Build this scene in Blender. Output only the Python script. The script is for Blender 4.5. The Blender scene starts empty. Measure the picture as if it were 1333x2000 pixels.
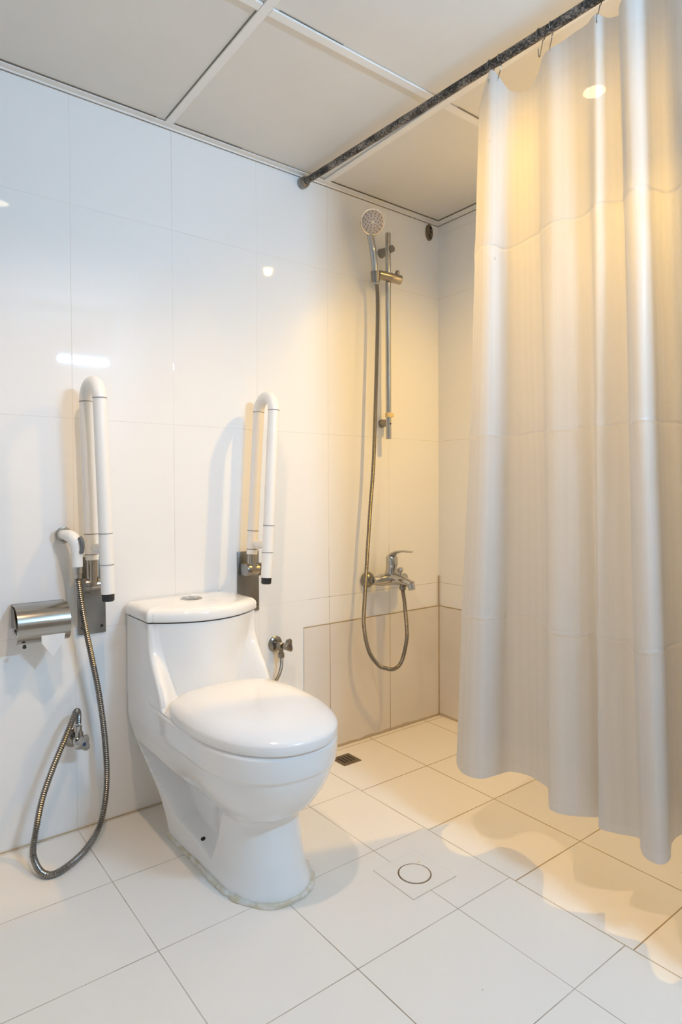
import bpy, bmesh, math, random
from mathutils import Vector, Matrix, noise
random.seed(7)
PI = math.pi
S = bpy.context.scene
C = S.collection

# ------------------------------------------------------------------ camera
cam_d = bpy.data.cameras.new('camera')
cam_o = bpy.data.objects.new('camera', cam_d)
C.objects.link(cam_o)
S.camera = cam_o
YAW, PITCH, ROLL, FOC = -0.6575779, -0.0181440, -0.0051036, 1233.4833
fw = Vector((-math.sin(YAW)*math.cos(PITCH), math.cos(YAW)*math.cos(PITCH), math.sin(PITCH)))
rt = Vector((math.cos(YAW), math.sin(YAW), 0))
up = rt.cross(fw)
r2 = rt*math.cos(ROLL) + up*math.sin(ROLL)
u2 = -rt*math.sin(ROLL) + up*math.cos(ROLL)
M = Matrix((r2, u2, -fw)).transposed().to_4x4()
M.translation = Vector((-1.97877, -1.87985, 0.96487))
cam_o.matrix_world = M
cam_d.sensor_fit = 'VERTICAL'
cam_d.sensor_height = 36.0
cam_d.sensor_width = 24.0
cam_d.lens = FOC/2000*36.0
cam_d.shift_y = -19.581/2000
cam_d.clip_start = 0.02

# ------------------------------------------------------------------ world, exposure
w = bpy.data.worlds.new('world'); S.world = w; w.use_nodes = True
w.node_tree.nodes['Background'].inputs[0].default_value = (0.8, 0.9, 1.0, 1)
w.node_tree.nodes['Background'].inputs[1].default_value = 0.0
S.view_settings.view_transform = 'Standard'
S.view_settings.look = 'None'
S.view_settings.gamma = 1.0
S.view_settings.use_curve_mapping = False
S.view_settings.exposure = 0.07
S.cycles.max_bounces = 14
S.cycles.diffuse_bounces = 8
S.cycles.transmission_bounces = 10
S.cycles.transparent_max_bounces = 16
S.cycles.sample_clamp_indirect = 4.0
S.cycles.caustics_reflective = True
S.cycles.use_denoising = True

WARM_ROOM = (1.0, 0.69, 0.44)
WARM_SHOWER = (1.0, 0.59, 0.11)
COOL = (0.465, 0.785, 1.17)
P_ROOM = 31.0        # downlight over the toilet area
P_SHOWER = 47.0      # downlight over the shower
TUBE_STRENGTH = 670.0 # light bar above the mirror

H = 2.087
XL = -3.0            # left wall
YF = -2.12           # wall behind the camera
DOWNLIGHTS = [(-1.51, -0.89, P_ROOM, WARM_ROOM), (-0.30, -0.89, P_SHOWER, WARM_SHOWER)]
for i, (lx, ly, pw, lc) in enumerate(DOWNLIGHTS):
    ld = bpy.data.lights.new('downlight_lamp', 'SPOT')
    ld.energy = pw; ld.color = lc; ld.spot_size = math.radians(136 if i == 0 else 158); ld.spot_blend = 0.75 if i == 0 else 0.852
    ld.shadow_soft_size = 0.018
    lo = bpy.data.objects.new('downlight_lamp', ld); C.objects.link(lo)
    lo.location = (lx, ly, H-0.012)

# ------------------------------------------------------------------ materials
def new_mat(name):
    m = bpy.data.materials.new(name); m.use_nodes = True
    nt = m.node_tree
    return m, nt, nt.nodes['Principled BSDF']
def N(nt, typ, **kw):
    n = nt.nodes.new(typ)
    for k, v in kw.items(): setattr(n, k, v)
    return n
def L(nt, a, b): nt.links.new(a, b)
def mth(nt, op, a, b=None, c=None, clamp=False):
    n = nt.nodes.new('ShaderNodeMath'); n.operation = op; n.use_clamp = clamp
    for i, v in enumerate((a, b, c)):
        if v is None: continue
        if isinstance(v, (int, float)): n.inputs[i].default_value = v
        else: nt.links.new(v, n.inputs[i])
    return n.outputs[0]
def mixc(nt, f, a, b):
    n = nt.nodes.new('ShaderNodeMix'); n.data_type = 'RGBA'
    if isinstance(f, (int, float)): n.inputs[0].default_value = f
    else: nt.links.new(f, n.inputs[0])
    for i, v in ((6, a), (7, b)):
        if isinstance(v, tuple): n.inputs[i].default_value = (*v, 1) if len(v) == 3 else v
        else: nt.links.new(v, n.inputs[i])
    return n.outputs[2]
def ramp(nt, f, p0, p1):
    n = nt.nodes.new('ShaderNodeMapRange'); n.clamp = True
    nt.links.new(f, n.inputs[0]); n.inputs[1].default_value = p0; n.inputs[2].default_value = p1
    return n.outputs[0]
def noise_n(nt, scale, detail=4, vec=None, rough=0.5):
    n = nt.nodes.new('ShaderNodeTexNoise'); n.inputs['Scale'].default_value = scale
    n.inputs['Detail'].default_value = detail; n.inputs['Roughness'].default_value = rough
    if vec is None:
        g = nt.nodes.new('ShaderNodeNewGeometry'); vec = g.outputs['Position']
    nt.links.new(vec, n.inputs['Vector'])
    return n.outputs['Fac']
def bump(nt, b, h, strength, dist):
    n = nt.nodes.new('ShaderNodeBump'); n.inputs['Strength'].default_value = strength
    n.inputs['Distance'].default_value = dist
    nt.links.new(h, n.inputs['Height']); nt.links.new(n.outputs[0], b.inputs['Normal'])
    return n
def xyz(nt):
    g = nt.nodes.new('ShaderNodeNewGeometry'); s = nt.nodes.new('ShaderNodeSeparateXYZ')
    nt.links.new(g.outputs['Position'], s.inputs[0]); return s.outputs
def linedist(nt, v, off, per):
    """distance from v to the nearest of the lines off + k*per"""
    a = mth(nt, 'SUBTRACT', v, off)
    a = mth(nt, 'DIVIDE', a, per)
    a = mth(nt, 'SUBTRACT', a, mth(nt, 'ROUND', a))
    return mth(nt, 'MULTIPLY', mth(nt, 'ABSOLUTE', a), per)
def simple(name, col, rough=0.4, metal=0.0, nscale=None, namt=0.08, bstr=0.0, coat=0.0):
    m, nt, b = new_mat(name)
    b.inputs['Base Color'].default_value = (*col, 1)
    b.inputs['Roughness'].default_value = rough
    b.inputs['Metallic'].default_value = metal
    if coat: b.inputs['Coat Weight'].default_value = coat; b.inputs['Coat Roughness'].default_value = 0.05
    if nscale:
        f = noise_n(nt, nscale)
        L(nt, mixc(nt, f, tuple(c*(1-namt) for c in col), tuple(min(1, c*(1+namt)) for c in col)), b.inputs['Base Color'])
        rr = mth(nt, 'MULTIPLY_ADD', f, rough*0.6, rough*0.7)
        L(nt, rr, b.inputs['Roughness'])
        if bstr: bump(nt, b, f, bstr, 0.001)
    return m

def wall_tile(name, axis, off, col=(0.86, 0.865, 0.86), panel=False):
    m, nt, b = new_mat(name)
    p = xyz(nt)
    d1 = linedist(nt, p[axis], off, 0.3)
    d2 = linedist(nt, p[2], -0.0318, 0.602)
    d3 = mth(nt, 'ABSOLUTE', mth(nt, 'SUBTRACT', p[2], 2.040))
    d3 = mth(nt, 'ADD', d3, mth(nt, 'LESS_THAN', p[0], -0.07))
    d = mth(nt, 'MINIMUM', mth(nt, 'MINIMUM', d1, d2), d3)
    nz = noise_n(nt, 9.0, 3)
    wid = mth(nt, 'MULTIPLY_ADD', nz, 0.0007, 0.0002)
    g = mth(nt, 'LESS_THAN', d, wid)
    gn = noise_n(nt, 3.0, 4)
    gcol = mixc(nt, ramp(nt, gn, 0.4, 0.68), (0.73, 0.72, 0.69), (0.56, 0.52, 0.45))
    wet = mth(nt, 'MULTIPLY', mth(nt, 'GREATER_THAN', p[0], -0.68), mth(nt, 'LESS_THAN', p[2], 0.75))
    gcol = mixc(nt, wet, gcol, mixc(nt, ramp(nt, gn, 0.35, 0.6), (0.42, 0.33, 0.2), (0.25, 0.18, 0.10)))
    nb = noise_n(nt, 2.2, 3)
    base = mixc(nt, nb, tuple(c*0.97 for c in col), col)
    L(nt, mixc(nt, g, base, gcol), b.inputs['Base Color'])
    L(nt, mth(nt, 'MULTIPLY_ADD', g, 0.5, 0.03), b.inputs['Roughness'])
    b.inputs['Specular IOR Level'].default_value = 0.5
    groove = ramp(nt, d, 0.0006, 0.0022)
    wav = noise_n(nt, 5.0, 1)
    h = mth(nt, 'MULTIPLY_ADD', wav, 0.6, groove)
    bump(nt, b, h, 0.2, 0.0010)
    return m

def floor_tile():
    m, nt, b = new_mat('floor_tile')
    p = xyz(nt)
    sh = mth(nt, 'GREATER_THAN', p[0], -0.7006)
    # dry area grid
    dx1 = linedist(nt, p[0], -1.4858, 0.298); dy1 = linedist(nt, p[1], -0.3085, 0.2975)
    d1 = mth(nt, 'MINIMUM', dx1, dy1)
    dx2 = linedist(nt, mth(nt, 'MULTIPLY_ADD', p[1], -0.018, p[0]), -0.398, 0.300); dy2 = linedist(nt, p[1], -0.3245, 0.2982)
    d2 = mth(nt, 'MINIMUM', dx2, dy2)
    # the dry grid is dropped next to the joint with the shower
    mx = nt.nodes.new('ShaderNodeMix'); mx.data_type = 'FLOAT'
    L(nt, sh, mx.inputs[0]); L(nt, d1, mx.inputs[2]); L(nt, d2, mx.inputs[3])
    ds = mth(nt, 'ABSOLUTE', mth(nt, 'ADD', p[0], 0.7006))
    d = mth(nt, 'MINIMUM', mx.outputs[0], ds)
    nz = noise_n(nt, 7.0, 3)
    wid = mth(nt, 'MULTIPLY_ADD', nz, 0.0016, mth(nt, 'MULTIPLY_ADD', sh, 0.0006, 0.0001))
    g = mth(nt, 'LESS_THAN', d, wid)
    gn = noise_n(nt, 2.3, 4)
    gc = mixc(nt, ramp(nt, gn, 0.42, 0.6), (0.50, 0.46, 0.40), (0.27, 0.22, 0.15))
    gc = mixc(nt, sh, gc, (0.36, 0.26, 0.13))
    base = mixc(nt, noise_n(nt, 3.0, 5), (0.78, 0.745, 0.685), (0.84, 0.81, 0.75))
    # specks of dirt
    vo = N(nt, 'ShaderNodeTexVoronoi'); vo.inputs['Scale'].default_value = 9.0
    gg = N(nt, 'ShaderNodeNewGeometry'); L(nt, gg.outputs['Position'], vo.inputs['Vector'])
    sp = mth(nt, 'LESS_THAN', vo.outputs['Distance'], 0.018)
    sp = mth(nt, 'MULTIPLY', sp, mth(nt, 'GREATER_THAN', noise_n(nt, 4.0, 2), 0.5))
    base = mixc(nt, mth(nt, 'MULTIPLY', sp, 0.6), base, (0.35, 0.30, 0.24))
    # brown grime in the last centimetre before the walls
    dw = mth(nt, 'MULTIPLY', p[1], -1.0)
    grime = mth(nt, 'MULTIPLY', mth(nt, 'LESS_THAN', dw, mth(nt, 'MULTIPLY', noise_n(nt, 11, 3), 0.011)), 0.75)
    col = mixc(nt, g, base, gc)
    col = mixc(nt, grime, col, (0.34, 0.24, 0.12))
    L(nt, col, b.inputs['Base Color'])
    L(nt, mth(nt, 'MULTIPLY_ADD', noise_n(nt, 6, 3), 0.15, 0.27), b.inputs['Roughness'])
    bump(nt, b, ramp(nt, d, 0.0005, 0.0025), 0.4, 0.0012)
    return m

M_wall = wall_tile('white_wall_tile', 0, -0.2851)
M_wallR = wall_tile('white_wall_tile_side', 1, -0.295)
def low_tile():
    m, nt, b = new_mat('grey_beige_wall_tile')
    p = xyz(nt)
    d = mth(nt, 'MINIMUM', linedist(nt, p[0], -0.2851, 0.3), 1.0)
    d = mth(nt, 'MINIMUM', d, linedist(nt, p[1], -0.295, 0.3))
    g = mth(nt, 'LESS_THAN', d, mth(nt, 'MULTIPLY_ADD', noise_n(nt, 10, 3), 0.002, 0.0003))
    top = mth(nt, 'GREATER_THAN', p[2], mth(nt, 'MULTIPLY_ADD', noise_n(nt, 14, 4), -0.006, 0.4715))
    base = mixc(nt, noise_n(nt, 5, 6), (0.66, 0.62, 0.57), (0.79, 0.755, 0.71))
    col = mixc(nt, mth(nt, 'MAXIMUM', g, top), base, (0.36, 0.28, 0.16))
    low = mth(nt, 'LESS_THAN', p[2], mth(nt, 'MULTIPLY', noise_n(nt, 12, 4), 0.022))
    col = mixc(nt, mth(nt, 'MULTIPLY', low, 0.6), col, (0.38, 0.27, 0.13))
    L(nt, col, b.inputs['Base Color'])
    b.inputs['Roughness'].default_value = 0.33
    bump(nt, b, ramp(nt, d, 0.0005, 0.0025), 0.4, 0.0012)
    return m
M_low = low_tile()
M_floor = floor_tile()
def ceil_mat():
    m, nt, b = new_mat('ceiling_board')
    n1 = noise_n(nt, 3.5, 6, rough=0.6); n2 = noise_n(nt, 60, 3)
    c = mixc(nt, n1, (0.69, 0.665, 0.615), (0.79, 0.765, 0.715))
    vo = N(nt, 'ShaderNodeTexVoronoi'); vo.inputs['Scale'].default_value = 4.0
    gg = N(nt, 'ShaderNodeNewGeometry'); L(nt, gg.outputs['Position'], vo.inputs['Vector'])
    sp = mth(nt, 'MULTIPLY', mth(nt, 'LESS_THAN', vo.outputs['Distance'], 0.018), 0.5)
    c = mixc(nt, sp, c, (0.42, 0.38, 0.32))
    L(nt, c, b.inputs['Base Color']); b.inputs['Roughness'].default_value = 0.75
    bump(nt, b, n2, 0.15, 0.001)
    return m
M_ceil = ceil_mat()
M_tbar = simple('white_painted_steel', (0.84, 0.825, 0.795), 0.7, nscale=14, namt=0.05)
M_shadestrip = simple('shade_strip', (0.22, 0.19, 0.15), 0.8, nscale=12, namt=0.5)  # dark colour imitating shade along the ceiling bars
M_gap = simple('dark_gap', (0.06, 0.055, 0.05), 0.8)
M_ceramic = simple('glazed_ceramic', (0.87, 0.875, 0.87), 0.09, nscale=6, namt=0.02, coat=0.4)
M_lid = simple('white_plastic_lid', (0.88, 0.87, 0.855), 0.16, nscale=9, namt=0.015)
M_chrome = simple('chrome', (0.52, 0.51, 0.49), 0.10, 1.0, nscale=18, namt=0.18)
M_dull = simple('dull_chrome', (0.30, 0.28, 0.25), 0.24, 1.0, nscale=30, namt=0.3)
M_steel = simple('brushed_steel', (0.28, 0.275, 0.26), 0.34, 1.0, nscale=25, namt=0.15)
M_brass = simple('brushed_nickel', (0.44, 0.40, 0.34), 0.24, 1.0, nscale=40, namt=0.12)
M_white = simple('white_nylon', (0.86, 0.85, 0.83), 0.32, nscale=70, namt=0.02)
M_ring = simple('grey_joint_line', (0.22, 0.21, 0.20), 0.6)
M_black = simple('black_rubber', (0.02, 0.02, 0.02), 0.4)
M_dark = simple('dark_recess', (0.015, 0.013, 0.012), 0.7)
M_sprayw = simple('sprayer_white', (0.86, 0.85, 0.82), 0.25, nscale=20, namt=0.02)
M_grey = simple('grey_trigger', (0.12, 0.125, 0.13), 0.35)
M_paper = simple('tissue_paper', (0.87, 0.87, 0.86), 0.9, nscale=200, namt=0.03)
M_hosesteel = simple('corrugated_hose', (0.27, 0.255, 0.235), 0.27, 1.0, nscale=50, namt=0.06)
M_hosebrown = simple('old_shower_hose', (0.25, 0.23, 0.20), 0.33, 1.0, nscale=50, namt=0.06)
M_yellow = simple('yellow_tape', (0.72, 0.55, 0.26), 0.55, nscale=30, namt=0.1)
M_rust = simple('tarnished_drain', (0.22, 0.17, 0.11), 0.4, 0.8, nscale=60, namt=0.3)
M_headface = simple('shower_face', (0.60, 0.54, 0.50), 0.3, 0.3, nscale=30, namt=0.05)
M_lime = simple('limescale', (0.72, 0.58, 0.30), 0.6, nscale=60, namt=0.2)
M_blue = simple('blue_dot', (0.03, 0.06, 0.13), 0.3)
def caulk_mat():
    m, nt, b = new_mat('old_silicone')
    f = ramp(nt, noise_n(nt, 40, 5), 0.42, 0.62)
    L(nt, mixc(nt, f, (0.76, 0.74, 0.69), (0.64, 0.57, 0.42)), b.inputs['Base Color'])
    b.inputs['Roughness'].default_value = 0.5
    return m
M_caulk = caulk_mat()
def rod_mat():
    m, nt, b = new_mat('pitted_chrome_rod')
    g = N(nt, 'ShaderNodeNewGeometry'); mp = N(nt, 'ShaderNodeMapping'); mp.inputs['Scale'].default_value = (1, 0.45, 1)
    L(nt, g.outputs['Position'], mp.inputs[0])
    a = noise_n(nt, 330, 6, mp.outputs[0], 0.75); c = noise_n(nt, 40, 4, mp.outputs[0])
    f = ramp(nt, mth(nt, 'ADD', a, mth(nt, 'MULTIPLY', c, 0.5)), 0.70, 0.87)
    L(nt, mixc(nt, f, (0.022, 0.017, 0.014), (0.38, 0.33, 0.28)), b.inputs['Base Color'])
    L(nt, mth(nt, 'MULTIPLY_ADD', f, 0.5, 0.1), b.inputs['Metallic'])
    L(nt, mth(nt, 'MULTIPLY_ADD', f, -0.35, 0.7), b.inputs['Roughness'])
    bump(nt, b, f, 0.5, 0.001)
    return m
M_rod = rod_mat()
def emit(name, col, s):
    m, nt, b = new_mat(name)
    b.inputs['Base Color'].default_value = (0.9, 0.9, 0.9, 1)
    b.inputs['Emission Color'].default_value = (*col, 1); b.inputs['Emission Strength'].default_value = s
    return m
def curtain_mat(hemband=False):
    m = bpy.data.materials.new('curtain_hem_film' if hemband else 'curtain_film'); m.use_nodes = True
    nt = m.node_tree; nt.nodes.clear()
    out = N(nt, 'ShaderNodeOutputMaterial')
    uv = N(nt, 'ShaderNodeUVMap'); uv.uv_map = 'arc'
    s = N(nt, 'ShaderNodeSeparateXYZ'); L(nt, uv.outputs[0], s.inputs[0])
    U, V = s.outputs[0], s.outputs[1]
    # woven satin stripes running down the film
    st = mth(nt, 'SINE', mth(nt, 'MULTIPLY', U, 2*PI/0.028))
    st = ramp(nt, st, -0.25, 0.25)
    fine = noise_n(nt, 1.0, 3, None)
    mp = N(nt, 'ShaderNodeMapping'); mp.inputs['Scale'].default_value = (260, 1.2, 1); L(nt, uv.outputs[0], mp.inputs[0])
    fn = N(nt, 'ShaderNodeTexNoise'); fn.inputs['Scale'].default_value = 1.0; fn.inputs['Detail'].default_value = 2
    L(nt, mp.outputs[0], fn.inputs['Vector'])
    # packing creases across the film
    mp2 = N(nt, 'ShaderNodeMapping'); mp2.inputs['Scale'].default_value = (9, 9, 1); L(nt, uv.outputs[0], mp2.inputs[0])
    wn = N(nt, 'ShaderNodeTexNoise'); wn.inputs['Scale'].default_value = 1.0; wn.inputs['Detail'].default_value = 2
    L(nt, mp2.outputs[0], wn.inputs['Vector'])
    vv = mth(nt, 'ADD', V, mth(nt, 'MULTIPLY_ADD', wn.outputs[0], 0.03, -0.015))
    cr = linedist(nt, vv, 0.63, 0.475)
    crease = mth(nt, 'SUBTRACT', 1.0, ramp(nt, cr, 0.0, 0.006))
    # small dark mould spots
    mp3 = N(nt, 'ShaderNodeMapping'); mp3.inputs['Scale'].default_value = (6, 6, 1); L(nt, uv.outputs[0], mp3.inputs[0])
    vo = N(nt, 'ShaderNodeTexVoronoi'); vo.inputs['Scale'].default_value = 1.0; L(nt, mp3.outputs[0], vo.inputs['Vector'])
    spot = mth(nt, 'MULTIPLY', mth(nt, 'SUBTRACT', 1.0, ramp(nt, vo.outputs['Distance'], 0.016, 0.030)), 0.5)
    col = mixc(nt, spot, (0.82, 0.80, 0.775), (0.25, 0.2, 0.17))
    bm_ = N(nt, 'ShaderNodeBump'); bm_.inputs['Strength'].default_value = 0.5; bm_.inputs['Distance'].default_value = 0.003
    wr = noise_n(nt, 14, 3)
    hh = mth(nt, 'ADD', mth(nt, 'MULTIPLY', crease, 0.8), mth(nt, 'MULTIPLY', wr, 0.6))
    L(nt, hh, bm_.inputs['Height'])
    df = N(nt, 'ShaderNodeBsdfDiffuse'); L(nt, mixc(nt, spot, (0.64, 0.63, 0.61), (0.22, 0.18, 0.15)), df.inputs[0]); L(nt, bm_.outputs[0], df.inputs['Normal'])
    tl = N(nt, 'ShaderNodeBsdfTranslucent'); L(nt, col, tl.inputs[0]); L(nt, bm_.outputs[0], tl.inputs['Normal'])
    gl = N(nt, 'ShaderNodeBsdfGlossy'); gl.inputs['Roughness'].default_value = 0.45; L(nt, bm_.outputs[0], gl.inputs['Normal'])
    tr = N(nt, 'ShaderNodeBsdfTransparent'); tr.inputs[0].default_value = (0.97, 0.97, 0.96, 1)
    m1 = N(nt, 'ShaderNodeMixShader'); m1.inputs[0].default_value = 0.30
    L(nt, df.outputs[0], m1.inputs[1]); L(nt, tl.outputs[0], m1.inputs[2])
    m2 = N(nt, 'ShaderNodeMixShader'); m2.inputs[0].default_value = 0.03
    L(nt, m1.outputs[0], m2.inputs[1]); L(nt, gl.outputs[0], m2.inputs[2])
    tf = mth(nt, 'MULTIPLY_ADD', st, 0.02, 0.01 if hemband else 0.04)
    tf = mth(nt, 'ADD', tf, mth(nt, 'MULTIPLY', fn.outputs[0], 0.04))
    tf = mth(nt, 'MULTIPLY', tf, mth(nt, 'SUBTRACT', 1.0, mth(nt, 'MULTIPLY', crease, 0.6)))
    m3 = N(nt, 'ShaderNodeMixShader'); L(nt, tf, m3.inputs[0])
    L(nt, m2.outputs[0], m3.inputs[1]); L(nt, tr.outputs[0], m3.inputs[2])
    L(nt, m3.outputs[0], out.inputs[0])
    return m
M_curtain = curtain_mat(); M_hem = curtain_mat(True)

# ------------------------------------------------------------------ mesh helpers
ORG = {}
def link(name, bm, m, parent=None, smooth=True, origin=None, mats=None, sharp=35):
    me = bpy.data.meshes.new(name)
    bmesh.ops.recalc_face_normals(bm, faces=bm.faces)
    if parent is not None: org = ORG[parent.name]
    elif origin is not None: org = Vector(origin)
    else: org = Vector((0, 0, 0))
    for v in bm.verts: v.co -= org
    bm.to_mesh(me); bm.free()
    for mm in (mats or [m]): me.materials.append(mm)
    if smooth:
        for p in me.polygons: p.use_smooth = True
        me.set_sharp_from_angle(angle=math.radians(sharp))
    o = bpy.data.objects.new(name, me); C.objects.link(o)
    if parent is not None: o.parent = parent
    else: o.location = org
    ORG[o.name] = org
    return o
def thing(name, label, cat, loc, group=None):
    o = bpy.data.objects.new(name, None); C.objects.link(o)
    o.empty_display_size = 0.05; o.location = loc
    o['label'] = label; o['category'] = cat
    if group: o['group'] = group
    ORG[o.name] = Vector(loc)
    return o
def tag(o, label, cat, group=None):
    o['label'] = label; o['category'] = cat
    if group: o['group'] = group
    return o
def struct(name, bm, m, smooth=False, mats=None):
    o = link(name, bm, m, smooth=smooth, mats=mats); o['kind'] = 'structure'; return o
def box(bm, x0, x1, y0, y1, z0, z1, bev=0.0, seg=2):
    r = bmesh.ops.create_cube(bm, size=1.0)
    vs = r['verts']
    for v in vs:
        v.co = Vector(((x0+x1)/2+v.co.x*(x1-x0), (y0+y1)/2+v.co.y*(y1-y0), (z0+z1)/2+v.co.z*(z1-z0)))
    if bev:
        es = list({e for v in vs for e in v.link_edges})
        bmesh.ops.bevel(bm, geom=es, offset=bev, segments=seg, affect='EDGES', profile=0.5)
    return bm
def frames(pts):
    n = len(pts); T = []
    for i in range(n):
        a = pts[max(i-1, 0)]; b = pts[min(i+1, n-1)]; T.append((b-a).normalized())
    ref = Vector((0, 0, 1)) if abs(T[0].z) < 0.9 else Vector((1, 0, 0))
    u = T[0].cross(ref).normalized(); F = []
    for i in range(n):
        if i: 
            q = T[i-1].rotation_difference(T[i]); u = (q @ u)
        u = (u - T[i]*u.dot(T[i])).normalized()
        F.append((T[i], u, T[i].cross(u)))
    return F
def tube(bm, pts, r, seg=16, cap=True):
    pts = [Vector(p) for p in pts]; F = frames(pts); rings = []
    for i, p in enumerate(pts):
        rr = r[i] if isinstance(r, (list, tuple)) else r
        rings.append([bm.verts.new(p + (F[i][1]*math.cos(2*PI*k/seg) + F[i][2]*math.sin(2*PI*k/seg))*rr) for k in range(seg)])
    for a, b in zip(rings, rings[1:]):
        for k in range(seg): bm.faces.new((a[k], a[(k+1) % seg], b[(k+1) % seg], b[k]))
    if cap: bm.faces.new(rings[0]); bm.faces.new(rings[-1])
    return bm
def lathe(bm, base, axis, prof, seg=32):
    """prof: list of (distance along axis, radius)"""
    base = Vector(base); ax = Vector(axis).normalized()
    ref = Vector((0, 0, 1)) if abs(ax.z) < 0.9 else Vector((1, 0, 0))
    u = ax.cross(ref).normalized(); v = ax.cross(u); rings = []
    for t, r in prof:
        r = max(r, 1e-5)
        rings.append([bm.verts.new(base+ax*t+(u*math.cos(2*PI*k/seg)+v*math.sin(2*PI*k/seg))*r) for k in range(seg)])
    for a, b in zip(rings, rings[1:]):
        for k in range(seg): bm.faces.new((a[k], a[(k+1) % seg], b[(k+1) % seg], b[k]))
    bm.faces.new(rings[0]); bm.faces.new(rings[-1])
    return bm
def catmull(P, per=10):
    P = [Vector(p) for p in P]; out = []
    n = len(P)
    for i in range(n-1):
        p0 = P[max(i-1, 0)]; p1 = P[i]; p2 = P[i+1]; p3 = P[min(i+2, n-1)]
        for k in range(per):
            t = k/per
            out.append(0.5*((2*p1)+(p2-p0)*t+(2*p0-5*p1+4*p2-p3)*t*t+(3*p1-3*p2+p3-p0)*t**3))
    out.append(P[-1]); return out
def resample(pts, step):
    out = [pts[0].copy()]; acc = 0.0
    for a, b in zip(pts, pts[1:]):
        d = (b-a).length
        if d < 1e-9: continue
        t = step-acc
        while t <= d:
            out.append(a+(b-a)*(t/d)); t += step
        acc = (acc+d) % step
    return out
def hose(bm, P, r, pitch=0.0044, seg=14, depth=0.16):
    pts = resample(catmull(P, 24), pitch/4)
    rr = [r*(1-depth*(0.5+0.5*math.cos(2*PI*i/4))) for i in range(len(pts))]
    return tube(bm, pts, rr, seg)
def loft(bm, rings, cap=True):
    R = [[bm.verts.new(p) for p in ring] for ring in rings]; n = len(R[0])
    for a, b in zip(R, R[1:]):
        for k in range(n): bm.faces.new((a[k], a[(k+1) % n], b[(k+1) % n], b[k]))
    if cap: bm.faces.new(R[0]); bm.faces.new(R[-1])
    return bm
def B(): return bmesh.new()

# ------------------------------------------------------------------ the room
T = 0.1
M_paint = simple('taupe_wall_paint', (0.46, 0.44, 0.41), 0.6, nscale=5, namt=0.04)  # unseen front wall, tone made darker to cut bounced light
struct('floor', box(B(), XL-T, T, YF-T, T, -T, 0), M_floor)
struct('wall_back', box(B(), XL-T, T, 0, T, 0, 2.3), M_wall)
struct('wall_right', box(B(), 0, T, YF, 0, 0, 2.3), M_wallR)
struct('wall_left', box(B(), XL-T, XL, YF, 0, 0, 2.3), M_wallR)
struct('wall_front', box(B(), XL-T, T, YF-T, YF, 0, 2.3), M_paint)
# lay-in boards of the suspended ceiling
GX = [XL, -2.40, -1.80, -1.20, -0.60, 0.0]; GY = [YF, -1.79, -1.19, -0.592, 0.0]
bm = B()
for i in range(len(GX)-1):
    for j in range(len(GY)-1):
        g = 0.0015
        dz = random.uniform(0, 0.0015)
        box(bm, GX[i]+g, GX[i+1]-g, GY[j]+g, GY[j+1]-g, H+0.006+dz, H+0.02)
box(bm, XL-T, T, YF-T, T, H+0.02, H+0.06)
struct('ceiling', bm, M_ceil)
ti = 0
def trim(bm, m=None):
    global ti
    ti += 1
    o = struct('trim_%d' % ti, bm, m or M_tbar); return o
for x in GX[1:-1]:
    trim(box(B(), x-0.012, x+0.012, YF, 0, H, H+0.005, 0.0008, 1))
for y in GY[1:-1]:
    for k in range(len(GX)-1):
        trim(box(B(), GX[k]+0.013*(k > 0), GX[k+1]-0.013*(k < 4), y-0.012, y+0.012, H+0.0002, H+0.005, 0.0008, 1))
# thin dark strips painted in as shadow edges beside bars and wall angles
for x0_, x1_, y0_, y1_ in ((-0.5875, -0.5855, -0.575, -0.03), (-1.2145, -1.2125, -0.57, -0.03), (-0.5875, -0.5855, -1.17, -0.66), (-0.55, -0.10, -0.606, -0.604), (-1.17, -0.98, -0.6065, -0.6045),
                           (-1.18, -0.95, -0.0245, -0.0228), (-1.75, -1.24, -0.0245, -0.0225), (-0.58, -0.03, -0.0245, -0.0228), (-0.0245, -0.0228, -0.57, -0.03)):
    trim(box(B(), x0_, x1_, y0_, y1_, H+0.0045, H+0.0056), M_shadestrip)
def angle(bm, horizontal_axis, side):
    return bm
# wall angles around the ceiling: a thin L with a shadow line
bm = B(); box(bm, XL, 0, -0.022, -0.0004, H-0.0005, H+0.0025); box(bm, XL, 0, -0.0022, -0.0002, H-0.006, H+0.0025); trim(bm)
bm = B(); box(bm, -0.022, -0.0004, YF, 0, H-0.0007, H+0.0023); box(bm, -0.0022, -0.0002, YF, 0, H-0.006, H+0.0023); trim(bm)
bm = B(); box(bm, XL+0.0004, XL+0.022, YF, 0, H-0.0007, H+0.0023); trim(bm)
bm = B(); box(bm, XL, 0, YF+0.0004, YF+0.022, H-0.0005, H+0.0025); trim(bm)
# grimy joint between ceiling angle and tiles
bm = B(); box(bm, XL, 0, -0.0026, -0.0001, H-0.0085, H-0.006); trim(bm, simple('grimy_joint', (0.30, 0.26, 0.20), 0.8, nscale=20, namt=0.4))
bm = B(); box(bm, -0.0026, -0.0001, YF, 0, H-0.0088, H-0.006); trim(bm, simple('grimy_joint_side', (0.30, 0.26, 0.20), 0.8, nscale=20, namt=0.4))
# beige tiles standing slightly proud of the lower shower walls
bm = B(); box(bm, -0.702, 0, -0.0045, 0, 0, 0.4722, 0.0012, 1); trim(bm, M_low)
bm = B(); box(bm, -0.0045, 0, YF, -0.0046, 0, 0.4722, 0.0012, 1); trim(bm, M_low)
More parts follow.
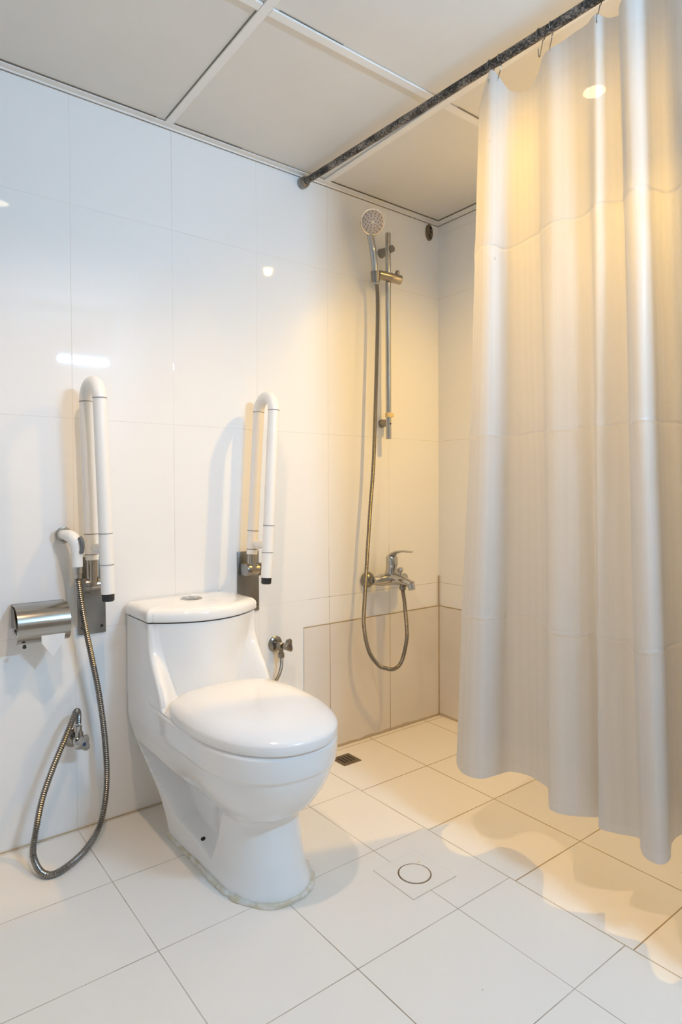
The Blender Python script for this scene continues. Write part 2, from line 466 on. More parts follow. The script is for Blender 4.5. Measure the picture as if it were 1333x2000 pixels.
# discoloured sealant in the shower corner
bm = B(); tube(bm, [(-0.0055, -0.0055, 0.002), (-0.0055, -0.0055, 0.60)], 0.0022, 8); trim(bm, simple('old_sealant', (0.36, 0.27, 0.15), 0.7, nscale=15, namt=0.5))
bm = B(); tube(bm, [(XL+0.01, -0.0015, 0.001), (-0.71, -0.0015, 0.001)], 0.0024, 8); trim(bm, simple('old_floor_sealant', (0.50, 0.41, 0.28), 0.7, nscale=9, namt=0.5))
# mirror on the wall behind the camera
bm = B(); box(bm, -2.35, -0.735, YF+0.0004, YF+0.008, 0.95, 2.02, 0.001, 1)
mir = thing('wall_mirror', 'large frameless mirror on the wall facing the toilet', 'mirror', (-1.5, YF, 0.95))
link('mirror_glass', bm, simple('mirror', (0.85, 0.87, 0.87), 0.03, 1.0), mir, smooth=False)

# ------------------------------------------------------------------ lamps
for i, (lx, ly, pw, lc) in enumerate(DOWNLIGHTS):
    t = thing('recessed_downlight', ['round recessed ceiling light over the toilet area', 'round recessed ceiling light glowing behind the shower curtain'][i],
              'ceiling light', (lx, ly, H))
    link('bezel', lathe(B(), (lx, ly, H+0.006), (0, 0, -1), [(0, 0.058), (0.004, 0.058), (0.007, 0.054), (0.007, 0.044), (0.003, 0.0305), (0.0, 0.0305)]), M_tbar, t)
    link('lens', lathe(B(), (lx, ly, H+0.0055), (0, 0, -1), [(0, 0.030), (0.002, 0.030), (0.005, 0.022)]), emit('warm_lens', (1, 0.78, 0.48), 9), t)
t = thing('mirror_light_bar', 'cool white light bar mounted above the mirror', 'wall light', (-0.87, YF, 1.755))
link('backplate', box(B(), -1.01, -0.73, YF+0.0085, YF+0.024, 1.743, 1.767, 0.003), M_chrome, t)
link('diffuser', tube(B(), [(-1.005, YF+0.036, 1.755), (-0.735, YF+0.036, 1.755)], 0.012, 20), emit('cool_tube', COOL, TUBE_STRENGTH), t)

# ------------------------------------------------------------------ toilet
TX = -1.175
def lerp(a, b, t): return a+(b-a)*t
def interp(tab, z):
    if z <= tab[0][0]: return tab[0][1]
    for (a, va), (b, vb) in zip(tab, tab[1:]):
        if z <= b:
            i = [q[0] for q in tab].index(a)
            d = (vb-va)/(b-a)
            def slope(k):
                if k <= 0 or k >= len(tab)-1: return d
                d0 = (tab[k][1]-tab[k-1][1])/(tab[k][0]-tab[k-1][0]); d1 = (tab[k+1][1]-tab[k][1])/(tab[k+1][0]-tab[k][0])
                return 0.0 if d0*d1 <= 0 else 2*d0*d1/(d0+d1)
            h = b-a; t = (z-a)/h; m0, m1 = slope(i)*h, slope(i+1)*h
            return (2*t**3-3*t*t+1)*va+(t**3-2*t*t+t)*m0+(-2*t**3+3*t*t)*vb+(t**3-t*t)*m1
    return tab[-1][1]
def sstep(a, b, x):
    t = max(0, min(1, (x-a)/(b-a))); return t*t*(3-2*t)
YB = [(0, -0.185), (0.05, -0.17), (0.10, -0.148), (0.165, -0.10), (0.22, -0.05), (0.26, -0.020), (0.30, -0.006), (0.62, -0.006)]
YFR = [(0, -0.648), (0.012, -0.646), (0.04, -0.634), (0.10, -0.616), (0.165, -0.608), (0.180, -0.614), (0.20, -0.640), (0.23, -0.667), (0.265, -0.690), (0.300, -0.706), (0.3145, -0.710), (0.317, -0.7155), (0.37, -0.722), (0.376, -0.719)]
HB = [(0, 0.119), (0.10, 0.130), (0.20, 0.150), (0.27, 0.163), (0.32, 0.170), (0.36, 0.1705), (0.376, 0.1705)]
HF = [(0, 0.113), (0.012, 0.111), (0.04, 0.103), (0.10, 0.097), (0.165, 0.093), (0.180, 0.098), (0.20, 0.117), (0.23, 0.138), (0.265, 0.155), (0.300, 0.1655), (0.3145, 0.168), (0.317, 0.1710), (0.37, 0.1725), (0.376, 0.1705)]
REC = [(-0.075, 0.232), (-0.150, 0.165), (-0.255, 0.072), (-0.420, 0.038), (-0.450, 0.10), (-0.462, 0.17), (-0.395, 0.196), (-0.30, 0.213), (-0.20, 0.232)]
def insd(y, z):
    inside = False; dm = 9; n = len(REC)
    for i in range(n):
        y0, z0 = REC[i]; y1, z1 = REC[(i+1) % n]
        if (z0 > z) != (z1 > z) and y < (y1-y0)*(z-z0)/(z1-z0)+y0: inside = not inside
        dy, dz = y1-y0, z1-z0
        t = max(0, min(1, ((y-y0)*dy+(z-z0)*dz)/(dy*dy+dz*dz)))
        dm = min(dm, math.hypot(y-y0-dy*t, z-z0-dz*t))
    return dm if inside else -dm
def hw(y, z):
    a = sstep(-0.14, -0.42, y)
    wv = lerp(interp(HB, z), interp(HF, z), a)
    d = insd(y, z)
    if d > -0.012:
        wv = lerp(wv, min(wv, 0.062+0.02*sstep(-0.35, -0.46, y)), sstep(-0.006, 0.012, d))
    return wv
NB_, NS_, NF_ = 8, 64, 34
def half_ring(z):
    """points of the +x half from the back centre to the front centre"""
    yb, yf = interp(YB, z), interp(YFR, z)
    yc = -0.475
    pts = []
    w0 = hw(yb, z); rc = 0.018
    for k in range(NB_): pts.append(((w0-rc)*k/(NB_-1), yb))
    for k in range(NS_):
        t = k/(NS_-1)
        y = yb+(yc-yb)*t
        wv = hw(y, z)
        e = yb-y
        if e < rc: wv = wv-rc+math.sqrt(max(0, rc*rc-(rc-e)**2))
        pts.append((wv, y))
    n = 2.25; wc = hw(yc, z)
    for k in range(1, NF_+1):
        a = PI/2*k/NF_
        pts.append((wc*max(0, math.cos(a))**(2/n), yc-(yc-yf)*math.sin(a)**(2/n)))
    return pts
def tank_half(z, s=1.0, ext=0.0):
    """tank cross-section: flat sides, scooped face with wings that widen downwards"""
    t = (z-0.38)/(0.602-0.38)
    yb = -0.006
    hwz = lerp(0.1705, 0.168, t)+ext
    yc = lerp(-0.285, -0.190, sstep(0, 0.75, t)*0.85+t*0.15)-ext       # corner
    wing = lerp(0.072, 0.004, t**0.8)
    yi = lerp(-0.205, -0.196, t)-ext          # inner end of the wing
    ym = lerp(-0.232, -0.258, t)-ext          # middle of the face
    pts = []; rc = 0.014
    for k in range(NB_): pts.append(((hwz-rc)*k/(NB_-1), yb))
    for k in range(NS_):
        q = k/(NS_-1); y = yb+(yc-yb)*q; wv = hwz
        e = yb-y
        if e < rc: wv = hwz-rc+math.sqrt(max(0, rc*rc-(rc-e)**2))
        e2 = y-yc
        if e2 < 0.012: wv -= 0.012-math.sqrt(max(0, 0.012**2-(0.012-e2)**2))
        pts.append((wv, y))
    x0 = hwz-0.012
    for k in range(1, NF_+1):
        if k <= 8:
            q = k/8; pts.append((x0-wing*q, lerp(yc, yi, sstep(0, 1, q)*0.5+q*0.5)))
        else:
            q = (k-8)/(NF_-8); x = (x0-wing)*(1-q)
            pts.append((x, yi+(ym-yi)*(1-(1-q)**2)))
    return pts
def full(h, z):
    r = [Vector((TX+x, y, z)) for x, y in h]
    l = [Vector((TX-x, y, z)) for x, y in h[1:-1]][::-1]
    return r+l
def blend(h1, h2, t): return [(lerp(a[0], b[0], t), lerp(a[1], b[1], t)) for a, b in zip(h1, h2)]
toilet = thing('toilet', 'white one-piece toilet with closed domed lid and dual flush button', 'toilet', (TX, -0.35, 0))
rings = []
z = 0.0
zs = [0, 0.004, 0.008, 0.012]
while zs[-1] < 0.236: zs.append(zs[-1]+0.004)
while zs[-1] < 0.368: zs.append(zs[-1]+0.0032)
for z in zs: rings.append(full(half_ring(z), z))
rim = half_ring(0.370)
def shrink(h, d):
    out = []
    for x, y in h:
        wv = max(0, x-d*(x/0.17 if x < 0.17 else 1)*sstep(-0.22, -0.34, y)); out.append((wv, y+d*max(0, min(1, (-0.3-y)/0.35))))
    return out
for dz, d in ((0.372, 0.0006), (0.3755, 0.002), (0.378, 0.005), (0.3792, 0.010)):
    rings.append(full(shrink(rim, d), dz))
th = tank_half(0.385)
for q, dz in ((0.5, 0.3796), (0.90, 0.381), (0.97, 0.384)):
    rings.append(full(blend(shrink(rim, 0.010), th, q), dz))
z = 0.388
while z < 0.6: rings.append(full(tank_half(z), z)); z += 0.006
rings.append(full(tank_half(0.6), 0.6))
body = link('body', loft(B(), rings), M_ceramic, toilet, sharp=50)
# tank lid, a shadow gap below it
def lid_half(z, ext):
    h = tank_half(0.60, ext=ext)
    return h
link('lid_gap', loft(B(), [full(tank_half(0.6, ext=-0.004), zz) for zz in (0.5995, 0.6045)]), M_dark, toilet)
R = []
for zz, e in ((0.6035, 0.001), (0.605, 0.0035), (0.609, 0.005), (0.622, 0.005), (0.629, 0.003), (0.634, -0.001), (0.6375, -0.007), (0.6395, -0.016)):
    R.append(full(tank_half(0.6, ext=e), zz))
for s_, zz in ((0.7, 0.6415), (0.4, 0.6425), (0.15, 0.643)):
    h = [(x*s_, -0.11+(y+0.11)*s_) for x, y in tank_half(0.6, ext=-0.016)]
    R.append(full(h, zz))
tl = link('tank_lid', loft(B(), R), M_ceramic, toilet, sharp=50)
fb = link('flush_button', lathe(B(), (TX-0.004, -0.105, 0.6395), (0, 0, 1), [(0, 0.033), (0.004, 0.033), (0.0065, 0.030), (0.0065, 0.0245), (0.0035, 0.0235), (0.0035, 0.001)]), M_chrome, toilet)
bm = B()
for sgn, n0, n1 in ((1, 0, 18), (-1, 0, 11)):
    # the two halves of the button, split by a slit
    P0 = []
    for k in range(25):
        a = -PI/2+PI*k/24
        P0.append(Vector((0.0215*math.cos(a)*sgn, 0.0215*math.sin(a), 0)))
    off = Vector((TX-0.004+0.0012*sgn, -0.105, 0.642))
    a_ = [bm.verts.new(p+off) for p in P0]; b_ = [bm.verts.new(p*0.93+off+Vector((0, 0, 0.0048))) for p in P0]
    bm.faces.new(a_); bm.faces.new(b_)
    n = len(a_)
    for k in range(n): bm.faces.new((a_[k], a_[(k+1) % n], b_[(k+1) % n], b_[k]))
link('button_halves', bm, M_chrome, fb)
bm = B()
rx = random.Random(4)
xx = 0.012
for k in range(7):
    wl = 0.0026
    yy = -0.168
    box(bm, TX+xx, TX+xx+0.0006, yy-0.0025, yy+0.0025, 0.6405, 0.64235)
    if k % 2 == 0: box(bm, TX+xx, TX+xx+wl, yy+0.0018, yy+0.0025, 0.6405, 0.64235)
    if k % 3 != 1: box(bm, TX+xx, TX+xx+wl, yy-0.0025, yy-0.0018, 0.6405, 0.64235)
    else: box(bm, TX+xx+wl-0.0006, TX+xx+wl, yy-0.0025, yy+0.0025, 0.6405, 0.64235)
    xx += 0.0042
link('printed_mark', bm, simple('grey_print', (0.30, 0.29, 0.28), 0.5), tl, smooth=False)
# seat ring and domed lid
def seat_outline(s=1.0, ds=0.0, n=72, yc=-0.455, hwm=0.176, db=0.215, df=0.273):
    P = []
    for k in range(n):
        a = 2*PI*k/n; c, s_ = math.cos(a), math.sin(a)
        ex = 3.3 if s_ > 0 else 2.2
        x = (hwm-ds)*abs(c)**(2/ex)*(1 if c >= 0 else -1)
        y = ((db-ds) if s_ > 0 else (df-ds))*abs(s_)**(2/ex)*(1 if s_ >= 0 else -1)
        P.append((x*s, yc+y*s))
    return P
def sring(o, z): return [Vector((TX+x, y, z)) for x, y in o]
link('seat', loft(B(), [sring(seat_outline(ds=0.007), 0.3785), sring(seat_outline(ds=0.005), 0.379), sring(seat_outline(ds=0.005), 0.3805), sring(seat_outline(ds=0.008), 0.3812)]), M_lid, toilet)
R = [sring(seat_outline(ds=0.005), 0.3808), sring(seat_outline(ds=0.001), 0.3815), sring(seat_outline(ds=0.0), 0.385), sring(seat_outline(ds=0.0), 0.400)]
for k in range(1, 22):
    s_ = 1-(k/22.0)**1.6
    s_ = math.cos(PI/2*(k/22.0))
    R.append(sring(seat_outline(s=s_), 0.400+0.040*(1-s_**3.6)**(1/1.6)))
link('seat_lid', loft(B(), R), M_lid, toilet, sharp=60)
for sx in (-0.075, 0.075):
    bm = B()
    tube(bm, [(TX+sx-0.022, -0.238, 0.393), (TX+sx+0.022, -0.238, 0.393)], 0.0105, 16)
    lathe(bm, (TX+sx, -0.236, 0.379), (0, 0, 1), [(0, 0.015), (0.004, 0.015), (0.008, 0.012)], 20)
    link('hinge', bm, M_lid, toilet)
from mathutils.bvhtree import BVHTree
bv = BVHTree.FromPolygons([v.co + ORG['toilet'] for v in body.data.vertices], [tuple(p.vertices) for p in body.data.polygons])
for sg in (-1, 1):
    a0 = Vector((TX+sg*0.45, -0.85, 0.40)); a1 = Vector((TX+sg*0.086, -0.350, 0.048))
    hit, nrm, _, _ = bv.ray_cast(a0, (a1-a0).normalized())
    if nrm.dot(a1-a0) > 0: nrm = -nrm
    link('bolt_hole', lathe(B(), hit-nrm*0.004, nrm, [(0, 0.0062), (0.0048, 0.0062)], 20), M_dark, toilet)
# lumpy silicone bead round the foot
h = half_ring(0.0); ring = full(h, 0.004)
# walk left side, front, right side
n = len(ring); idx = [i for i in range(n) if ring[i].y < -0.188]
ordp = sorted(idx)
path = [ring[i] for i in ordp]
path = resample(path, 0.004)
cen = Vector((TX, -0.4, 0))
pp = []; rr = []
for i, p in enumerate(path):
    d = (p-cen); d.z = 0; d.normalize()
    q = noise.noise(p*45); q2 = noise.noise(p*130+Vector((3, 1, 0)))
    pp.append(Vector((p.x, p.y, 0.003))+d*(0.0015+0.003*q)); rr.append(0.0072+0.0026*q+0.0018*q2)
link('silicone_bead', tube(B(), pp, rr, 10), M_caulk, toilet)

# ------------------------------------------------------------------ fold-up grab bars
def grab_bar(px, top, bot, capz, plate, hz, label, sidex):
    """px: wall x of the hinge; top/bot: back tube (x,y,z) top and bottom; front tube runs parallel"""
    t = thing('fold_up_grab_bar', label, 'grab bar', (px, 0, plate[2]), 'fold-up grab bars either side of the toilet')
    link('wall_plate', box(B(), plate[0], plate[1], -0.006, -0.0002, plate[2], plate[3], 0.0015), M_steel, t)
    for sx in (plate[0]+0.012, plate[1]-0.012):
        link('screw', lathe(B(), (sx, -0.006, plate[2]+0.02), (0, -1, 0), [(0, 0.0042), (0.0012, 0.0038), (0.0012, 0.0016), (0.0004, 0.0014)], 14), M_dark, t)
    bt, bb, ft, fbm = [Vector(v) for v in (top[0], bot[0], top[1], bot[1])]
    r = 0.0178
    sep = (ft-bt); c = (bt+ft)/2; rad = sep.length/2; axis = (bt-bb).normalized(); sd = sep.normalized()
    arc = [c-sd*rad*math.cos(PI*k/20)+axis*rad*math.sin(PI*k/20) for k in range(21)]
    link('back_tube', tube(B(), [bb, bt], r, 28), M_white, t)
    link('bend', tube(B(), [bt]+arc[1:-1]+[ft], r+0.0006, 28), M_white, t)
    f = link('front_tube', tube(B(), [ft, fbm], r, 28), M_white, t)
    da = (fbm-ft).normalized()
    link('end_cap', lathe(B(), fbm, da, [(0, 0.0165), (0.018, 0.0160), (0.0205, 0.0135)], 28), M_black, t)
    for a, b, s_ in ((bt, bb, 0.0), (bt, bb, 0.835), (bt, bb, 0.965), (ft, fbm, 0.0), (ft, fbm, 0.69), (ft, fbm, 0.85)):
        p = a+(b-a)*s_; d = (b-a).normalized()
        link('joint_ring', lathe(B(), p-d*0.0009, d, [(0, r+0.0009), (0.0018, r+0.0009)], 28), M_ring, t)
    q = bb+(bt-bb)*0.075; q2 = Vector((q.x, fbm.y, q.z)); q2 = ft+(fbm-ft)*((q.z-ft.z)/(fbm.z-ft.z))
    dd = (q2-q).normalized()
    link('rubber_stop', lathe(B(), q, dd, [(0.010, 0.009), (0.024, 0.009), (0.030, 0.013), (0.042, 0.0145), (0.056, 0.012), ((q2-q).length-0.012, 0.010)], 24), M_white, t)
    sk = link('hinge_socket', tube(B(), [Vector((bb.x, bb.y, hz)), bb], 0.0155, 28), M_brass, t)
    bm = B()
    hy = bb.y+0.004
    tube(bm, [(plate[0]+0.008, hy, hz), (bb.x+sidex*0.030+0.012, hy, hz)], 0.0175, 28)
    link('hinge_barrel', bm, M_brass, t)
    link('hinge_collar', lathe(B(), (plate[0]+0.004, hy, hz), (1, 0, 0), [(0, 0.020), (0.004, 0.0215), (0.016, 0.0215), (0.018, 0.019)], 28), M_dull, t)
    link('hinge_collar', lathe(B(), (bb.x+0.026, hy, hz), (1, 0, 0), [(0, 0.019), (0.002, 0.0215), (0.010, 0.0215), (0.012, 0.018)], 28), M_dull, t)
    link('hinge_bracket', box(B(), plate[0]+0.006, plate[0]+0.034, hy, -0.0055, hz-0.020, hz+0.020, 0.003), M_steel, t)
    return t
grab_bar(-1.44, ((-1.464, -0.058, 1.215), (-1.455, -0.150, 1.215)), ((-1.452, -0.055, 0.775), (-1.439, -0.150, 0.690)), 0, (-1.479, -1.401, 0.556, 0.778), 0.703,
         'white folded-up grab bar left of the toilet, next to the paper holder', 1)
grab_bar(-0.928, ((-0.914, -0.058, 1.224), (-0.913, -0.150, 1.222)), ((-0.942, -0.055, 0.757), (-0.944, -0.150, 0.690)), 0, (-0.969, -0.887, 0.558, 0.762), 0.705,
         'white folded-up grab bar right of the toilet tank', 1)

# ------------------------------------------------------------------ paper holder
t = thing('toilet_paper_holder', 'chrome covered toilet paper holder on the wall left of the grab bar', 'paper holder', (-1.58, 0, 0.58))
x0, x1 = -1.650, -1.520
prof = []
for k in range(25):
    a = k/24
    th_ = lerp(math.radians(88), math.radians(-72), a)
    prof.append((-0.046-0.050*math.cos(th_)*1.0 if a > 0.0 else -0.05, 0.612+0.052*math.sin(th_)))
prof = [(-0.004, 0.664), (-0.010, 0.6655), (-0.03, 0.664)]+[(-0.044-0.052*math.cos(math.radians(q)), 0.612+0.052*math.sin(math.radians(q))) for q in range(84, -64, -6)]
bm = B()
R = []
for (y, z) in prof: R.append((y, z))
inner = []
for i, (y, z) in enumerate(R):
    a = R[max(0, i-1)]; b = R[min(len(R)-1, i+1)]
    d = Vector((b[0]-a[0], b[1]-a[1])).normalized(); inner.append((y+d.y*-0.0014*-1*-1, z+d.x*0.0014*-1*-1))
ringL = [Vector((x0, y, z)) for y, z in R]+[Vector((x0, y, z)) for y, z in inner[::-1]]
ringR = [Vector((x1, y, z)) for y, z in R]+[Vector((x1, y, z)) for y, z in inner[::-1]]
loft(bm, [ringL, ringR])
cov = link('cover', bm, simple('polished_steel', (0.40, 0.37, 0.325), 0.17, 1.0, nscale=12, namt=0.1), t)
for xx in (x0+0.002, x1-0.003):
    bm = B()
    poly = [(-0.002, 0.660), (-0.030, 0.655), (-0.066, 0.604), (-0.060, 0.590), (-0.002, 0.600)]
    a_ = [bm.verts.new((xx, y, z)) for y, z in poly]; b_ = [bm.verts.new((xx+0.0015, y, z)) for y, z in poly]
    bm.faces.new(a_); bm.faces.new(b_)
    for k in range(5): bm.faces.new((a_[k], a_[(k+1) % 5], b_[(k+1) % 5], b_[k]))
    link('side_bracket', bm, M_dull, t, smooth=False)
link('backplate', box(B(), x0+0.002, x1-0.002, -0.003, -0.0003, 0.598, 0.662), M_dull, t, smooth=False)
bm = B()
lathe(bm, (x0-0.010, -0.058, 0.602), (1, 0, 0), [(0, 0.003), (0.002, 0.0075), (0.007, 0.0085), (0.011, 0.0045), (0.03, 0.004), (x1-x0-0.01, 0.004), (x1-x0+0.014, 0.004)], 20)
link('spindle', bm, M_chrome, t)
link('cover_foot', lathe(B(), (x0+0.018, -0.078, 0.5655), (0, 0.2, -1), [(0, 0.004), (0.006, 0.0052), (0.009, 0.003)], 14), M_black, t)
roll = thing('toilet_paper_roll', 'white toilet paper roll under the chrome cover, its end folded to a point', 'toilet paper', (-1.585, -0.05, 0.56))
bm = B()
lathe(bm, (-1.640, -0.056, 0.600), (1, 0, 0), [(0, 0.018), (0, 0.034), (0.108, 0.034), (0.108, 0.018)], 36)
link('roll', bm, M_paper, roll)
bm = B()
pts = [(-1.594, -0.0905, 0.592), (-1.534, -0.0905, 0.592), (-1.536, -0.086, 0.566), (-1.563, -0.080, 0.526), (-1.592, -0.086, 0.566)]
a_ = [bm.verts.new(p) for p in pts]; b_ = [bm.verts.new((p[0], p[1]+0.0008, p[2])) for p in pts]
bm.faces.new(a_); bm.faces.new(b_)
for k in range(5): bm.faces.new((a_[k], a_[(k+1) % 5], b_[(k+1) % 5], b_[k]))
link('folded_end', bm, M_paper, roll, smooth=False)

# ------------------------------------------------------------------ bidet sprayer
t = thing('bidet_sprayer', 'white hand bidet sprayer on a chrome wall hook with a long steel hose', 'bidet sprayer', (-1.51, 0, 0.84))
link('wall_hook', lathe(B(), (-1.518, -0.0003, 0.845), (0, -1, 0), [(0, 0.019), (0.006, 0.019), (0.009, 0.016), (0.009, 0.011), (0.02, 0.0105), (0.020, 0.0095)], 28), M_chrome, t)
bm = B()
arcp = [Vector((-1.519+0.0200*math.cos(a), -0.024, 0.845+0.0200*math.sin(a))) for a in [math.radians(q) for q in range(40, 330, 12)]]
tube(bm, arcp, 0.0032, 10)
tube(bm, [(-1.519, -0.004, 0.863), (-1.519, -0.024, 0.865)], 0.0032, 10)
link('hook_ring', bm, M_chrome, t)
HP = [(-1.524, -0.016, 0.846), (-1.517, -0.034, 0.846), (-1.508, -0.052, 0.842), (-1.501, -0.064, 0.832), (-1.498, -0.069, 0.818), (-1.4965, -0.071, 0.795), (-1.4955, -0.071, 0.760)]
hp = catmull(HP, 6)
rr = []
for i, p in enumerate(hp):
    s_ = i/(len(hp)-1)
    rr.append(0.0125 if s_ < 0.1 else lerp(0.0140, 0.0175, sstep(0.1, 0.4, s_)) if s_ < 0.5 else lerp(0.0175, 0.0138, sstep(0.5, 1, s_)))
sh = link('spray_handle', tube(B(), hp, rr, 26), M_sprayw, t)
bm = B()
tube(bm, catmull([(-1.493, -0.084, 0.842), (-1.4885, -0.090, 0.831), (-1.4875, -0.090, 0.812), (-1.490, -0.087, 0.797)], 5), [0.003]+[0.0058]*14+[0.003], 14)
link('trigger', bm, M_grey, sh)
link('hose_connector', lathe(B(), (-1.4955, -0.071, 0.762), (0.02, 0, -1), [(0, 0.0122), (0.003, 0.0128), (0.02, 0.0128), (0.021, 0.0108), (0.034, 0.0105), (0.036, 0.008)], 24), M_chrome, t)
HO = [(-1.4950, -0.071, 0.733), (-1.488, -0.070, 0.670), (-1.475, -0.069, 0.583), (-1.459, -0.068, 0.495), (-1.443, -0.067, 0.406), (-1.430, -0.067, 0.302), (-1.424, -0.068, 0.213),
      (-1.425, -0.072, 0.140), (-1.436, -0.082, 0.078), (-1.458, -0.098, 0.030), (-1.506, -0.142, 0.0095), (-1.560, -0.186, 0.0088), (-1.600, -0.200, 0.0092), (-1.622, -0.176, 0.014), (-1.628, -0.125, 0.036),
      (-1.614, -0.092, 0.078), (-1.595, -0.080, 0.151), (-1.567, -0.078, 0.226), (-1.536, -0.076, 0.295), (-1.512, -0.068, 0.343), (-1.499, -0.054, 0.357), (-1.491, -0.040, 0.345), (-1.489, -0.034, 0.316)]
link('steel_hose', hose(B(), HO, 0.0088, 0.0056, depth=0.24), M_hosesteel, t)

def angle_valve(loc, label, name='angle_valve', up=False, knobdir=(0.75, -0.35, -0.1), mk=M_chrome):
    x, z = loc
    v = thing(name, label, 'valve', (x, 0, z), 'angle valves on the toilet wall')
    link('escutcheon', lathe(B(), (x, -0.0003, z), (0, -1, 0), [(0, 0.027), (0.003, 0.027), (0.006, 0.024), (0.009, 0.014), (0.009, 0.009)], 32), M_dull, v)
    bm = B()
    lathe(bm, (x, -0.006, z), (0, -1, 0), [(0, 0.0085), (0.020, 0.0085), (0.022, 0.012), (0.040, 0.012), (0.043, 0.009)], 24)
    s_ = 1 if up else -1
    lathe(bm, (x+0.004, -0.034, z), (0, 0, s_), [(0, 0.008), (0.026, 0.008), (0.027, 0.011), (0.042, 0.011), (0.043, 0.007)], 6 if not up else 24)
    link('valve_body', bm, mk, v)
    d = Vector(knobdir).normalized()
    b0 = Vector((x, -0.034, z))
    bm = B(); lathe(bm, b0, d, [(0.0, 0.0075), (0.020, 0.0075), (0.021, 0.006), (0.026, 0.006)], 20)
    link('stem', bm, mk, v)
    # rounded triangular knob
    ref = Vector((0, 0, 1)); u = d.cross(ref).normalized(); w_ = d.cross(u)
    def tri(t_, r_):
        P = []
        for k in range(36):
            a = 2*PI*k/36
            q = 1.3*r_*(0.80+0.20*math.cos(3*a))
            P.append(b0+d*t_+(u*math.cos(a+2.2)+w_*math.sin(a+2.2))*q)
        return P
    kn = link('knob', loft(B(), [tri(0.022, 0.010), tri(0.024, 0.0165), tri(0.036, 0.0195), tri(0.040, 0.0175), tri(0.041, 0.012)]), mk, v)
    link('marker_dot', lathe(B(), b0+d*0.0405, d, [(0, 0.0055), (0.0014, 0.0050)], 18), M_blue, kn)
    return v
angle_valve((-1.494, 0.268), 'chrome angle valve near the floor feeding the bidet sprayer hose', up=True, knobdir=(0.22, -0.9, 0.0))
v2 = angle_valve((-0.822, 0.432), 'dull chrome angle valve right of the toilet with a short grey supply hose', knobdir=(0.45, -0.85, 0.05), mk=M_dull)
so = link('supply_hose', hose(B(), [(-0.818, -0.034, 0.392), (-0.818, -0.036, 0.372), (-0.823, -0.038, 0.350), (-0.838, -0.040, 0.322), (-0.87, -0.045, 0.300), (-0.92, -0.05, 0.29), (-1.004, -0.05, 0.30)], 0.0062, 0.003, depth=0.08), M_dull, v2)

# ------------------------------------------------------------------ shower rail and hand shower
t = thing('shower_rail', 'vertical chrome shower riser rail on the warm-lit shower wall', 'shower rail', (-0.333, 0, 1.55))
RX, RY = -0.3325, -0.052
link('rail_tube', tube(B(), [(RX, RY, 1.163), (RX+0.0005, RY, 1.955)], 0.0108, 28), M_chrome, t)
for z_, rr_ in ((1.895, 1.0), (1.228, 0.82)):
    bm = B()
    lathe(bm, (RX+0.010, -0.0005, z_), (0, -1, 0), [(0, 0.0185*rr_), (0.003, 0.0185*rr_), (0.010, 0.0165*rr_), (0.040, 0.0135*rr_), (0.066, 0.0135*rr_), (0.0675, 0.012*rr_)] if rr_ == 1.0 else
          [(0, 0.0165), (0.004, 0.0165), (0.020, 0.0145), (0.040, 0.0125)], 28)
    link('wall_bracket', bm, M_dull, t)
link('end_hole', lathe(B(), (RX+0.001, RY-0.0102, 1.222), (0, -1, 0), [(0, 0.0038), (0.001, 0.0036)], 14), M_dark, t)
bm = B()
lathe(bm, (RX, RY, 1.247), (0, 0, 1), [(0, 0.0118), (0.001, 0.0128), (0.017, 0.0128), (0.018, 0.0118)], 24)
box(bm, RX, RX+0.020, RY-0.010, RY+0.004, 1.248, 1.264, 0.003)
link('yellow_tape', bm, M_yellow, t)
# slider
bm = B()
d = Vector((0.95, -0.25, -0.10)).normalized()
c0 = Vector((RX, RY-0.012, 1.783)) - d*0.050
lathe(bm, c0, d, [(0, 0.013), (0.002, 0.0165), (0.049, 0.0178), (0.0495, 0.0172), (0.0505, 0.0172), (0.051, 0.0180), (0.094, 0.0182), (0.097, 0.0165)], 30)
sl = link('slider', bm, M_brass, t)
link('slider_knob', lathe(B(), Vector((RX+0.028, RY-0.02, 1.798)), (0.3, -0.3, 1), [(0, 0.008), (0.012, 0.008), (0.014, 0.006)], 20), M_dull, sl)
link('cradle', lathe(B(), (-0.405, -0.062, 1.752), (-0.13, -0.13, 1), [(0, 0.0155), (0.038, 0.018), (0.039, 0.0155)], 24), M_dull, sl)

t = thing('hand_shower', 'chrome hand shower with round speckled face hanging in the rail slider', 'hand shower', (-0.41, -0.07, 1.76))
hn = Vector((-0.42, -0.84, -0.28)).normalized()
hc = Vector((-0.438, -0.085, 1.960))
HP = [(-0.402, -0.062, 1.742), (-0.408, -0.062, 1.780), (-0.414, -0.066, 1.82), (-0.424, -0.068, 1.870), (-0.430, -0.066, 1.905), (-0.434, -0.064, 1.930)]
hp = catmull(HP, 6); nn = len(hp)
hs = link('handle', tube(B(), hp, [lerp(0.0095, 0.0125, sstep(0, 0.45, i/nn))+0.001*sstep(0.7, 1, i/nn) for i in range(nn)], 24), M_chrome, t)
head = link('head_shell', lathe(B(), hc-hn*0.020, hn, [(0, 0.012), (0.004, 0.029), (0.012, 0.043), (0.020, 0.0468), (0.0235, 0.0458), (0.0235, 0.043)], 48), M_chrome, t)
link('spray_face', lathe(B(), hc-hn*0.003, hn, [(0, 0.0437), (0.006, 0.0437), (0.0075, 0.041), (0.0078, 0.001)], 48), M_headface, head)
ref = Vector((0, 0, 1)); u_ = hn.cross(ref).normalized(); v_ = hn.cross(u_)
bm = B()
for rad_, cnt, ph in ((0.0115, 6, 0.2), (0.021, 10, 0.0), (0.029, 12, 0.3), (0.0365, 16, 0.1)):
    for k in range(cnt):
        a = 2*PI*k/cnt+ph
        q = hc+hn*0.0045+(u_*math.cos(a)+v_*math.sin(a))*rad_
        lathe(bm, q, hn, [(0, 0.0021), (0.0014, 0.0018)], 8)
